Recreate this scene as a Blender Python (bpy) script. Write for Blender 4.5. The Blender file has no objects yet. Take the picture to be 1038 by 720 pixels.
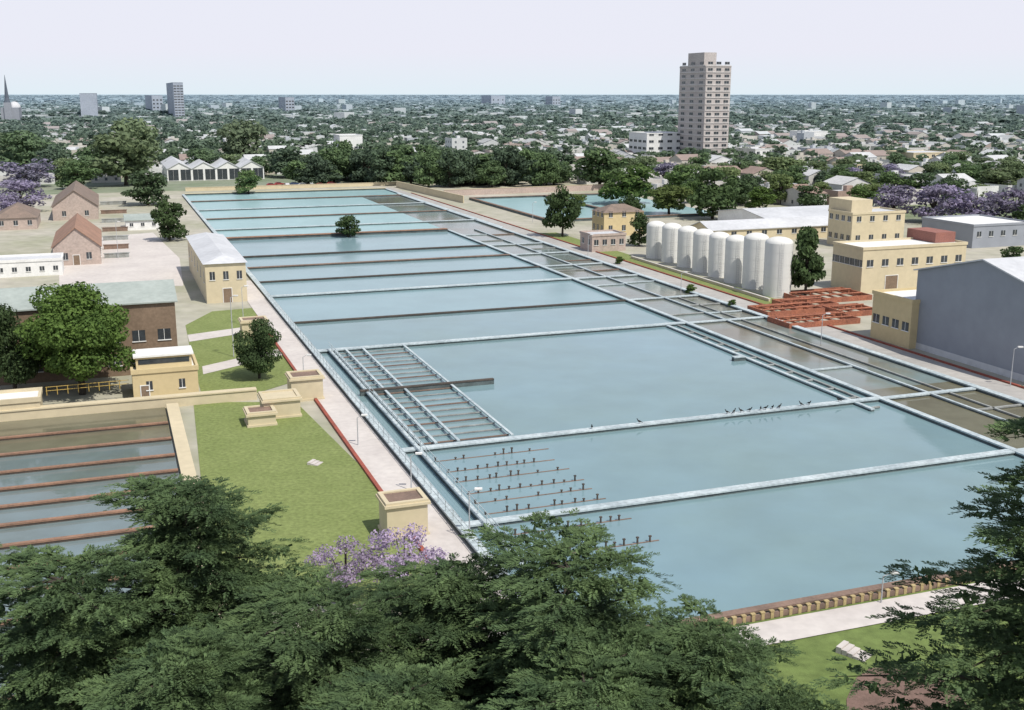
import bpy, math, random
import numpy as np
from mathutils import Vector, Matrix
R=random.Random(7); NR=np.random.default_rng(11)
sc=bpy.context.scene; COL=sc.collection
# ---------- image coordinates: estimated camera 40 m up, pixels back-projected onto the level ground ----------
H=40.0; F=1124.0; CX=519; CY=360; HOR=95
PIT=math.atan((CY-HOR)/F); cp,sp=math.cos(PIT),math.sin(PIT)
def G(px,py,z=0.0):
    a=(px-CX)/F; b=(CY-py)/F
    dz=-sp+b*cp; t=(z-H)/dz
    return Vector((a*t,(cp+b*sp)*t,z))
def proj(x,y,z=0.0):
    zz=z-H; d=y*cp-zz*sp
    return CX+F*x/d, CY-F*(y*sp+zz*cp)/d
def hgt(P,py):
    b=(CY-py)/F
    return H+P.y*(b*cp-sp)/(cp+b*sp)
U=Vector(((100-CX)/F,cp+((CY-HOR)/F)*sp,0)).normalized(); V=Vector((U.y,-U.x,0))
ANG=math.atan2(V.y,V.x)
def span(P,d,px):
    k=px-CX
    return (k*(P.y*cp-(P.z-H)*sp)-F*P.x)/(F*d.x-k*d.y*cp)
def XY(s,t,z=0.0): return Vector((s*U.x+t*V.x,s*U.y+t*V.y,z))
def S(px,py,z=0.6): return G(px,py,z).dot(U)
def T(px,py,z=0.6): return G(px,py,z).dot(V)
# ---------- materials ----------
def mat(name,c1,c2=None,scale=0.3,rough=0.8,bump=0.0,bscale=8,metal=0,fine=0.14,far=None,rand=0,spec=0.3):
    m=bpy.data.materials.new(name); m.use_nodes=True; nt=m.node_tree; N=nt.nodes; L=nt.links
    b=N['Principled BSDF']; b.inputs['Roughness'].default_value=rough; b.inputs['Metallic'].default_value=metal
    b.inputs['Specular IOR Level'].default_value=spec
    if c2 is None: c2=tuple(x*0.72 for x in c1)
    g=N.new('ShaderNodeNewGeometry')
    n=N.new('ShaderNodeTexNoise'); n.inputs['Scale'].default_value=scale; n.inputs['Detail'].default_value=6; n.inputs['Roughness'].default_value=0.65
    L.new(g.outputs['Position'],n.inputs['Vector'])
    r=N.new('ShaderNodeValToRGB'); r.color_ramp.elements[0].position=0.35; r.color_ramp.elements[1].position=0.65
    r.color_ramp.elements[0].color=(*c2,1); r.color_ramp.elements[1].color=(*c1,1)
    L.new(n.outputs['Fac'],r.inputs['Fac']); out=r.outputs['Color']
    if fine:
        n2=N.new('ShaderNodeTexNoise'); n2.inputs['Scale'].default_value=scale*9; n2.inputs['Detail'].default_value=4
        L.new(g.outputs['Position'],n2.inputs['Vector'])
        mr=N.new('ShaderNodeMapRange'); mr.inputs[1].default_value=0.3; mr.inputs[2].default_value=0.7
        mr.inputs[3].default_value=1-fine; mr.inputs[4].default_value=1+fine
        L.new(n2.outputs['Fac'],mr.inputs[0])
        vm=N.new('ShaderNodeVectorMath'); vm.operation='SCALE'; L.new(out,vm.inputs[0]); L.new(mr.outputs[0],vm.inputs['Scale']); out=vm.outputs[0]
    if rand:
        oi=N.new('ShaderNodeObjectInfo'); mr=N.new('ShaderNodeMapRange'); mr.inputs[3].default_value=1-rand; mr.inputs[4].default_value=1+rand
        L.new(oi.outputs['Random'],mr.inputs[0])
        vm=N.new('ShaderNodeVectorMath'); vm.operation='SCALE'; L.new(out,vm.inputs[0]); L.new(mr.outputs[0],vm.inputs['Scale']); out=vm.outputs[0]
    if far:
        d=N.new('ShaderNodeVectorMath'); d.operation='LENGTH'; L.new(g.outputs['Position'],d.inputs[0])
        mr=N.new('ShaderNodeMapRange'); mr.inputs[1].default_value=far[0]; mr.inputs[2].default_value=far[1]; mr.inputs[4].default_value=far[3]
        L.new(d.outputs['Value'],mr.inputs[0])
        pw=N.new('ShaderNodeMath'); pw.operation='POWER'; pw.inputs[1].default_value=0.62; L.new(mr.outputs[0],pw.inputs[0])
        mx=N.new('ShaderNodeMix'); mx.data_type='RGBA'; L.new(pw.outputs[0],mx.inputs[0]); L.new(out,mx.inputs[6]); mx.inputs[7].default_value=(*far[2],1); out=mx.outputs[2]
    L.new(out,b.inputs['Base Color'])
    if bump:
        n3=N.new('ShaderNodeTexNoise'); n3.inputs['Scale'].default_value=bscale; n3.inputs['Detail'].default_value=3
        L.new(g.outputs['Position'],n3.inputs['Vector'])
        bp=N.new('ShaderNodeBump'); bp.inputs['Strength'].default_value=bump; bp.inputs['Distance'].default_value=0.05
        L.new(n3.outputs['Fac'],bp.inputs['Height']); L.new(bp.outputs[0],b.inputs['Normal'])
    return m
HAZE=(0.35,0.45,0.51)  # distance haze painted into base colours: tint that grows away from the origin
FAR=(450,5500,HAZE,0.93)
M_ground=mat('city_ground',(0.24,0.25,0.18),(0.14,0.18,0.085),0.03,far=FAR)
M_yard=mat('yard_dirt',(0.44,0.41,0.35),(0.31,0.31,0.22),0.035,fine=0.12)
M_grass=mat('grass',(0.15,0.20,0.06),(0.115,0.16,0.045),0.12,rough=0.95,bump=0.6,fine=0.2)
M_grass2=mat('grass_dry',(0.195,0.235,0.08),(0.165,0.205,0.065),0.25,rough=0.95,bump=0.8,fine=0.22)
M_soil=mat('soil',(0.20,0.13,0.105),(0.14,0.095,0.075),0.5,rough=0.95,bump=0.6)
M_path=mat('path_concrete',(0.58,0.54,0.50),(0.50,0.46,0.43),0.12,fine=0.07)
M_road=mat('road_grey',(0.42,0.40,0.37),(0.33,0.32,0.30),0.08,fine=0.1)
M_redk=mat('red_kerb',(0.34,0.09,0.06),(0.22,0.07,0.05),0.6)
M_blue=mat('pale_blue_concrete',(0.48,0.54,0.55),(0.34,0.40,0.42),0.25,fine=0.2)
M_wetrefl=mat('wet_reflection_concrete',(0.12,0.15,0.15),(0.07,0.085,0.085),0.4)  # wet concrete sides, with dark water reflections painted into the colour
M_dark=mat('dark_rusty_beam',(0.10,0.08,0.065),(0.06,0.052,0.045),0.6)
M_slat=mat('slat_grey',(0.34,0.36,0.35),(0.22,0.22,0.20),0.6)
M_rust=mat('rusty_concrete',(0.25,0.17,0.13),(0.16,0.115,0.09),0.4)
M_rustl=mat('rust_brown_wall_top',(0.31,0.18,0.12),(0.21,0.13,0.09),0.4)
M_beige=mat('beige_plaster',(0.58,0.47,0.27),(0.53,0.43,0.245),0.12,fine=0.05)
M_cream=mat('cream_plaster',(0.59,0.51,0.35),(0.53,0.46,0.315),0.12,fine=0.05)
M_white=mat('white_paint',(0.76,0.76,0.74),(0.66,0.66,0.64),0.2,fine=0.06)
M_silo=mat('silo_white',(0.66,0.66,0.63),(0.63,0.63,0.60),0.05,fine=0.0,rough=0.9,spec=0.1)
M_grey=mat('grey_cladding',(0.29,0.31,0.345),(0.26,0.28,0.315),0.05,fine=0.05)
M_rgrey=mat('light_metal_roof',(0.58,0.59,0.60),(0.48,0.49,0.50),0.1,fine=0.08,rough=0.5)
M_green=mat('pale_green_roof',(0.36,0.40,0.37),(0.29,0.33,0.305),0.15,fine=0.08)
M_brick=mat('brick_wall',(0.23,0.165,0.115),(0.18,0.13,0.09),0.3)
M_tile=mat('clay_tile',(0.34,0.20,0.14),(0.25,0.155,0.11),0.3)
M_tile2=mat('brown_tile',(0.24,0.18,0.145),(0.17,0.135,0.11),0.4)
M_pink=mat('pink_plaster',(0.46,0.37,0.32),(0.39,0.32,0.28),0.2)
M_glass=mat('window_glass',(0.05,0.06,0.07),(0.03,0.035,0.04),1,rough=0.15,spec=0.6)
M_trunk=mat('bark',(0.07,0.06,0.045),(0.04,0.034,0.026),2,rough=0.95)
M_steel=mat('grey_metal',(0.45,0.46,0.47),(0.35,0.36,0.37),1,rough=0.5)
M_yel=mat('yellow_paint',(0.50,0.36,0.10),(0.42,0.29,0.08),1)
M_redp=mat('red_primer',(0.38,0.145,0.085),(0.25,0.10,0.065),0.4,fine=0.25)
M_redt=mat('red_oxide_roof',(0.30,0.13,0.10),(0.24,0.11,0.09),0.4)
M_ochre=mat('ochre_post',(0.44,0.35,0.18),(0.34,0.26,0.13),1)
M_black=mat('dark_rubber',(0.03,0.03,0.03),(0.02,0.02,0.02),1)
M_aptw=mat('apartment_wall',(0.50,0.46,0.435),(0.43,0.39,0.37),0.15)
M_aptb=mat('apartment_band',(0.60,0.57,0.55),(0.52,0.49,0.47),0.2)
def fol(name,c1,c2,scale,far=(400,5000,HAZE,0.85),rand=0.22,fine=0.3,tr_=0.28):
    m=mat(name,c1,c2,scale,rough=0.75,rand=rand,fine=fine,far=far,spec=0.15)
    nt=m.node_tree; N=nt.nodes; L=nt.links; b=N['Principled BSDF']
    tr=N.new('ShaderNodeBsdfTranslucent'); L.new(b.inputs['Base Color'].links[0].from_socket,tr.inputs['Color'])
    mx=N.new('ShaderNodeMixShader'); mx.inputs[0].default_value=tr_
    L.new(b.outputs[0],mx.inputs[1]); L.new(tr.outputs[0],mx.inputs[2]); L.new(mx.outputs[0],N['Material Output'].inputs['Surface'])
    return m
M_leaf=fol('leaf_green',(0.115,0.18,0.045),(0.065,0.11,0.03),0.35)
M_leafd=fol('leaf_dark',(0.08,0.125,0.046),(0.046,0.074,0.032),0.35)
M_leafl=fol('leaf_light',(0.16,0.205,0.068),(0.11,0.155,0.048),0.35)
M_jac=fol('jacaranda_bloom',(0.28,0.24,0.36),(0.18,0.17,0.21),0.25)
M_jac2=fol('jacaranda_bloom_near',(0.50,0.40,0.56),(0.30,0.25,0.33),0.8)
M_ced=fol('cedar_needles',(0.125,0.185,0.075),(0.05,0.085,0.04),0.4,rand=0.1,fine=0.35,tr_=0.22)
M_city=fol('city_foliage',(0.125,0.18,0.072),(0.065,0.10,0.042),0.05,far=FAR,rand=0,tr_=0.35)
def water(name,c1,c2,scale=0.03,rough=0.1,bump=0.12,fine=0.06):
    m=mat(name,c1,c2,scale,rough=rough,fine=fine,bump=bump,bscale=1.2,spec=0.5)
    m.node_tree.nodes['Principled BSDF'].inputs['IOR'].default_value=1.33
    return m
M_w=water('pool_water',(0.19,0.295,0.335),(0.175,0.26,0.26),0.016,rough=0.06)
M_w2=water('pool_water_pale',(0.225,0.345,0.375),(0.205,0.31,0.33),0.012,rough=0.18)
M_wt=water('pool_water_turquoise',(0.29,0.45,0.46),(0.27,0.42,0.42),rough=0.28)
M_wb=water('pool_water_brown',(0.20,0.27,0.27),(0.18,0.16,0.12),0.035)
M_wg=water('pool_water_grey',(0.17,0.225,0.235),(0.13,0.155,0.14),0.04,rough=0.05)
M_wb2=water('pool_water_murky',(0.18,0.175,0.12),(0.13,0.12,0.08),0.06)
# ---------- mesh builder ----------
class MB:
    def __init__(s): s.v=[];s.f=[];s.m=[]
    def add(s,vs,fs,mi=0):
        o=len(s.v); s.v+= [tuple(p) for p in vs]
        for f in fs: s.f.append(tuple(o+i for i in f)); s.m.append(mi)
    def box(s,x0,x1,y0,y1,z0,z1,mi=0):
        s.add([(x0,y0,z0),(x1,y0,z0),(x1,y1,z0),(x0,y1,z0),(x0,y0,z1),(x1,y0,z1),(x1,y1,z1),(x0,y1,z1)],
              [(3,2,1,0),(4,5,6,7),(0,1,5,4),(1,2,6,5),(2,3,7,6),(3,0,4,7)],mi)
    def bar(s,A,B,w,z0,z1,mi=0):
        d=Vector((B.x-A.x,B.y-A.y,0)).normalized(); n=Vector((-d.y,d.x,0))*w/2
        q=[A-n,B-n,B+n,A+n]
        s.add([(p.x,p.y,z0) for p in q]+[(p.x,p.y,z1) for p in q],
              [(3,2,1,0),(4,5,6,7),(0,1,5,4),(1,2,6,5),(2,3,7,6),(3,0,4,7)],mi)
    def tube(s,A,B,r0,r1,n=8,mi=0,cap=True):
        A=Vector(A);B=Vector(B); d=(B-A).normalized(); x=d.orthogonal().normalized(); y=d.cross(x)
        vs=[A+(x*math.cos(2*math.pi*i/n)+y*math.sin(2*math.pi*i/n))*r0 for i in range(n)]
        vs+=[B+(x*math.cos(2*math.pi*i/n)+y*math.sin(2*math.pi*i/n))*r1 for i in range(n)]
        fs=[(i,(i+1)%n,n+(i+1)%n,n+i) for i in range(n)]
        if cap: fs+=[tuple(range(n-1,-1,-1)),tuple(range(n,2*n))]
        s.add(vs,fs,mi)
def link(o): COL.objects.link(o); return o
def mesh(name,mb,mats,smooth=False):
    me=bpy.data.meshes.new(name); me.from_pydata(mb.v,[],mb.f)
    for m in mats: me.materials.append(m)
    me.polygons.foreach_set('material_index',mb.m)
    if smooth: me.polygons.foreach_set('use_smooth',[len(f)==4 for f in mb.f])
    me.update(); return me
def part(parent,name,mb,mats,label=None,smooth=False):
    o=link(bpy.data.objects.new(name,mesh(name,mb,mats if isinstance(mats,list) else [mats],smooth)))
    if parent: o.parent=parent
    if label: o['label']=label
    return o
def root(name,label,cat,loc,rz=0,group=None):
    o=link(bpy.data.objects.new(name,None)); o.empty_display_size=0.5; o.location=loc; o.rotation_euler[2]=rz
    o['label']=label;o['category']=cat
    if group:o['group']=group
    return o
def single(name,label,cat,mb,mats,loc=(0,0,0),rz=0,group=None):
    o=part(None,name,mb,mats); o.location=loc;o.rotation_euler[2]=rz;o['label']=label;o['category']=cat
    if group:o['group']=group
    return o
def sheet(name,pts,z,m,label,cat='ground'):
    mb=MB(); mb.add([(p.x,p.y,z) for p in pts],[tuple(range(len(pts)))])
    o=part(None,name,mb,m); 
    if o.data.polygons[0].normal.z<0: o.data.flip_normals()
    o['kind']='structure';o['label']=label;o['category']=cat; return o
def rect(s0,s1,t0,t1): return [XY(s0,t0),XY(s0,t1),XY(s1,t1),XY(s1,t0)]
# ---------- ground ----------
gm=MB(); gm.add([(-40000,-300,0),(40000,-300,0),(40000,60000,0),(-40000,60000,0)],[(0,1,2,3)])
o=part(None,'ground',gm,M_ground); o['kind']='structure'; o['label']='flat green and grey plain under the city'; o['category']='ground'
tL=T(478,545); tI=T(885,400); tO=T(1000,395)
sBot=S(730,622); sTop=S(395,191)
Ds={'D1':S(480,530),'D2':S(415,455),'D3':S(325,355),'D4':S(300,326),'D5':S(275,300),'D6':S(265,285),'D7':S(255,271),'D8':S(247,260),'D9':S(215,243),
    'E1':S(213,233),'E2':S(205,222),'E3':S(200,213),'E4':S(195,204)}
sheet('yard',rect(sBot-1,sTop+25,tL-110,tO+130),0.01,M_yard,'pale dirt and gravel yard around the basins')
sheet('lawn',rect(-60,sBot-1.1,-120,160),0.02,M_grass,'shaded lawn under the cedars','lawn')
tWalk=T(182,445,0)
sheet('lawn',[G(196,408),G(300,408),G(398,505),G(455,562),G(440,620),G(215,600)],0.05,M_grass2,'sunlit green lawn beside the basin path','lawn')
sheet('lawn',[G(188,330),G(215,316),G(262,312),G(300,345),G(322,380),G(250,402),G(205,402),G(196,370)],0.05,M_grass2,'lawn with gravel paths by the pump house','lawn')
sheet('path',[G(190,340),G(262,330),G(268,335),G(192,347)],0.08,M_path,'narrow concrete path across the lawn','path')
sheet('path',[G(205,372),G(292,352),G(297,358),G(206,380)],0.08,M_path,'narrow concrete path across the lawn','path')
sheet('path',rect(sBot-6,S(250,285,0),tL-4.4,tL-0.6),0.09,M_path,'pale concrete service path beside the basins','path')
o=single('path_kerb','long red painted kerb along the service path','kerb',(lambda mb:(mb.bar(XY(sBot-6,tL-4.7),XY(S(285,320,0),tL-4.7),0.4,0,0.3),mb)[1])(MB()),M_redk); 
sheet('path',rect(sBot-4.8,sBot-1.5,tL+2,tO+40),0.1,M_path,'pale concrete path along the near basin edge','path')
sheet('bare_soil',[G(868,688),G(882,678),G(905,676),G(935,684),G(960,690),G(1000,740),G(860,745),G(858,710)],0.06,M_soil,'reddish bare soil bed','soil')
sheet('dirt_yard',[G(105,240),G(155,236),G(182,262),G(186,290),G(60,292),G(60,270)],0.04,M_path,'pale dusty yard between the sheds','yard')
sheet('road',rect(sBot,sTop+10,tO+0.8,tO+6.5),0.06,M_road,'grey service road beside the filter channel','road')
single('road_kerb','low red-brown kerb beside the service road','kerb',(lambda mb:(mb.bar(XY(sBot,tO+7),XY(sTop-20,tO+7),0.4,0,0.25),mb)[1])(MB()),M_redk)
sheet('lawn',rect(S(760,315,0),S(560,236,0),tO+7.6,tO+13),0.05,M_grass2,'strip of lawn in front of the silos','lawn')
# ---------- water ----------
sheet('water',rect(sBot,Ds['D4'],tL,tI),0.12,M_w,'calm grey-blue settling basin water','water')
sheet('water',rect(Ds['D4'],Ds['D9'],tL,tI),0.12,M_w2,'calm pale blue settling basin water','water')
sheet('water',rect(Ds['D9'],sTop,tL,T(445,209)),0.12,M_wt,'pale turquoise basin water','water')
sheet('water',rect(Ds['D2']+5,sTop-25,tI,tO),0.13,M_wb,'shallow brownish filter channel water','water')
sheet('water',rect(sBot,Ds['D2']+5,tI,tO),0.13,M_wb2,'murky olive-brown channel water','water')
# ---------- walls ----------
def bwall(A,B,w=1.0,h=0.6,m=None,side=None,label='pale blue concrete dividing wall across the basin',name='basin_wall',grp='dividing walls of the basins'):
    c=(A+B)/2; c.z=0
    r=root(name,label,'wall',c,0,grp)
    mb=MB(); mb.bar(A-c,B-c,w*0.8,0,h-0.18); part(r,'wall_base',mb,side or M_wetrefl)
    mb=MB(); mb.bar(A-c,B-c,w,h-0.178,h); part(r,'coping',mb,m or M_blue)
    return r
e=0.52
def dw(k,w=1.0,m=None,t1=None,h=0.6,lab=None,t0=None):
    s=Ds[k]; bwall(XY(s,(tL+e) if t0 is None else t0),XY(s,(tI-e) if t1 is None else t1),w,h,m,label=lab or 'pale blue concrete dividing wall across the basin')
dw('D1',1.1); dw('D2',1.1); dw('D3',1.3); dw('D4',0.7,M_dark,lab='dark low baffle wall across the basin',h=0.5); dw('D5',1.4); dw('D6',0.8,M_dark,lab='dark low baffle wall across the basin',h=0.5)
dw('D7',1.0,M_rust,lab='brown weathered wall across the basin'); dw('D8',1.0,M_dark,lab='dark low baffle wall across the basin')
tE=T(445,209)
dw('D9',2.0,M_rustl,h=1.0,lab='thick red-brown wall between two basins')
for k,mm in (('E1',M_blue),('E2',M_rust),('E3',M_blue),('E4',M_rust)):
    dw(k,1.2,mm,t1=tE-e,lab='narrow dividing wall of the far basin')
bwall(XY(sTop,tL+e),XY(sTop,tE),1.5,0.9,M_cream,label='cream end wall of the far basin')
bwall(XY(sBot,tL),XY(sBot,tO+30),0.8,0.5,M_rust,label='low brown wall at the near basin edge')
bwall(XY(sBot+0.6,tL),XY(sTop+0.7,tL),1.0,0.6,label='long pale blue basin side wall')
bwall(XY(sBot+0.6,tL+2.3),XY(Ds['D3'],tL+2.3),0.5,0.7,label='long pale blue channel wall beside the basin')
bwall(XY(sBot+0.6,tI),XY(Ds['D9'],tI),0.9,0.6,label='long pale blue filter channel wall')
bwall(XY(sBot+0.6,tO),XY(sTop-25,tO),1.1,0.6,label='long pale blue outer filter channel wall')
bwall(XY(Ds['D9']+1.2,tE),XY(sTop-0.8,tE),1.0,0.6,label='long pale wall of the far basin')
tm=(tI*0.5+tO*0.5)
bwall(XY(Ds['D1'],tm),XY(Ds['D9'],tm),0.4,0.5,label='thin pale blue channel divider')
bwall(XY(Ds['D1']+4,tm+3),XY(Ds['D4'],tm+3),0.3,0.4,M_slat,label='thin grey channel rail')
bwall(XY(Ds['D2']-4,tI-4.2),XY(Ds['D3']-1,tI-4.2),0.6,0.5,label='thin pale blue channel divider')
bwall(XY(Ds['D2']+1,tI-2.2),XY(Ds['D3']-1,tI-2.2),0.3,0.4,M_slat,label='thin grey channel rail')
sl=sorted(Ds.values())
rq=random.Random(4)
cs=[]
for i in range(1,len(sl)-4):
    n=3 if sl[i]-sl[i-1]>20 else 2
    for j in range(n): cs.append((sl[i-1]+(sl[i]-sl[i-1])*(j+(rq.uniform(-.15,.15) if j else 0))/n,j==0))
for i,(s,main) in enumerate(cs):
    for sec,(ta,tb) in enumerate(((tI+e,tm-0.22),(tm+0.22,tO-0.57))):
        if not main and rq.random()<0.3: continue
        ds=0 if main else rq.uniform(-1.5,1.5)
        bwall(XY(s+ds,ta),XY(s+ds,tb),0.9 if main else rq.choice([0.3,0.45]),0.5 if main else 0.4,M_blue if main else rq.choice([M_slat,M_rust,M_blue]),label='short cross wall in the filter channel',name='channel_wall',grp='cross walls of the filter channel')
s=S(743,363); bwall(XY(s,T(743,363)),XY(s,tI-4.6),0.9,0.8,label='short pale blue stub wall in the water')
s=S(365,398); bwall(XY(s,T(365,398)),XY(s,T(502,387)),0.6,0.92,M_dark,label='dark walkway crossing the slatted grid')
for i in range(11):
    s=Ds['D2']-3+(Ds['D3']-Ds['D2']+1)*i/11
    bwall(XY(s,tI-3.9),XY(s,tI-2.4),0.25,0.4,M_slat,label='thin grey baffle beside the channel',name='baffle_wall',grp='thin baffles beside the channel')
# ---------- flocculator frame ----------
xo=tL+8
r=root('walkway_frame','slatted grid of beams and walkways over water','walkway',XY((Ds['D2']+Ds['D3'])/2,xo),ANG,None)
w2=(Ds['D3']-Ds['D2'])/2-0.9; t0=tL+2.8-xo
ta=T(465,447)-xo; tb=T(518,440)-xo
for x in (t0+0.3,ta*0.42+t0*0.58,ta,tb):
    mb=MB(); mb.box(x-0.17,x+0.17,-w2,w2,0.56,0.7); part(r,'walkway',mb,M_blue)
n=20
for i in range(n):
    y=-w2+(i+0.5)*2*w2/n; mb=MB(); mb.box(t0,tb,y-0.09,y+0.09,0.2,0.34); part(r,'cross_beam',mb,M_slat if i%3 else M_rust)
# ---------- baffle post rows ----------
for (xe,ye) in ((556,452),(562,463),(577,472),(592,483),(600,492),(614,502),(640,522),(668,544)):
    s=S(xe,ye,0.5); te=T(xe,ye,0.5); ts=tL+(3.4 if ye<515 else 4.2)
    r=root('baffle_row','submerged beam with a row of dark stakes','baffle',XY(s,ts),ANG,'rows of stakes in the basin')
    mb=MB(); mb.box(0,te-ts,-0.07,0.07,0.05,0.18); part(r,'beam',mb,M_rust)
    n=int((te-ts)/1.2)+1; pm=None
    for i in range(n):
        if pm is None:
            mb=MB(); mb.tube((0,0,0.1),(0,0,0.55),0.11,0.08,6); mb.box(-0.12,0.12,-0.1,0.1,0.52,0.62); pm=mesh('stake',mb,[M_dark])
        if R.random()<0.12: continue
        q=link(bpy.data.objects.new('stake',pm)); q.parent=r; q.location=(i*(te-ts)/n+R.uniform(-.25,.25),0,0); q.scale[2]=R.uniform(0.6,1.3)
# ---------- handrails ----------
def rails(A,B,label,m,h=1.1,z=0.6,step=2.5,seg=30,name='handrail',grp='handrails along the walls',mp=None,r0=0.04):
    L=(B-A).length; n=max(1,round(L/seg)); d=(B-A)/n; ang=math.atan2(d.y,d.x)
    mbp=MB(); mbp.tube((0,0,0),(0,0,h),r0*1.2,r0*1.2,6); pm=mesh('post',mbp,[mp or m])
    mb=MB(); l=d.length
    for zz in (h,h*0.55): mb.tube((0,0,zz),(l,0,zz),r0,r0,6)
    rm=mesh('rail',mb,[m])
    for i in range(n):
        P=A+d*i; r=root(name,label,'railing',(P.x,P.y,z),ang,grp)
        q=link(bpy.data.objects.new('rail',rm)); q.parent=r
        k=int(l/step)
        for j in range(k):
            q=link(bpy.data.objects.new('post',pm)); q.parent=r; q.location=(j*l/k+0.1,0,0)
rails(XY(sBot,tL-0.35),XY(Ds['D5'],tL-0.35),'pale blue tubular handrail on the basin wall',M_blue)
rails(XY(sBot,tL+2.3),XY(Ds['D3'],tL+2.3),'pale blue tubular handrail on the basin wall',M_blue,z=0.7)
# near edge fence
A=XY(sBot-1.0,tL+3);B=XY(sBot-1.0,tO+22); L=(B-A).length; n=8; d=(B-A)/n
pmb=MB(); pmb.box(-0.14,0.14,-0.13,0.13,0,0.6); pmb.box(-0.19,0.19,-0.16,0.16,0.6,0.68); pm=mesh('pillar',pmb,[M_ochre])
for i in range(n):
    P=A+d*i; r=root('low_fence','low brown parapet with ochre pillars beside the basin','fence',P,ANG,'parapet sections beside the near basin')
    mb=MB(); mb.box(0,d.length-0.05,-0.09,0.09,0.05,0.5); part(r,'panel',mb,M_rust)
    k=int(d.length/0.8)
    for j in range(k):
        q=link(bpy.data.objects.new('pillar',pm)); q.parent=r; q.location=(j*d.length/k+0.2,0,0)
# ---------- lower left basins ----------
sA=S(175,412,0)
tl0=tWalk-70
sheet('water',rect(20,sA,tl0,tWalk-0.9),0.1,M_wg,'grey-brown water of the small settling tanks','water')
sheet('water',rect(S(175,444,0),sA,tl0,tWalk-0.9),0.115,M_wb2,'brown water of the small settling tanks','water')
bwall(XY(S(150,720,0)-10,tWalk),XY(sA-1,tWalk),1.5,0.7,M_cream,label='cream concrete walkway beside the small tanks')
bwall(XY(sA,tl0),XY(sA,tL-12),1.3,1.5,M_cream,M_cream,label='thick cream wall behind the small tanks')
for py in (427,443,460,476,493,511,531,553,577,605,640,680):
    s=S(175,py,0.5); bwall(XY(s,tl0),XY(s,tWalk-0.95),0.5,0.5,M_rustl,M_dark,label='rusty brown baffle wall in the small tanks',name='tank_wall',grp='baffle walls of the small tanks')
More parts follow.
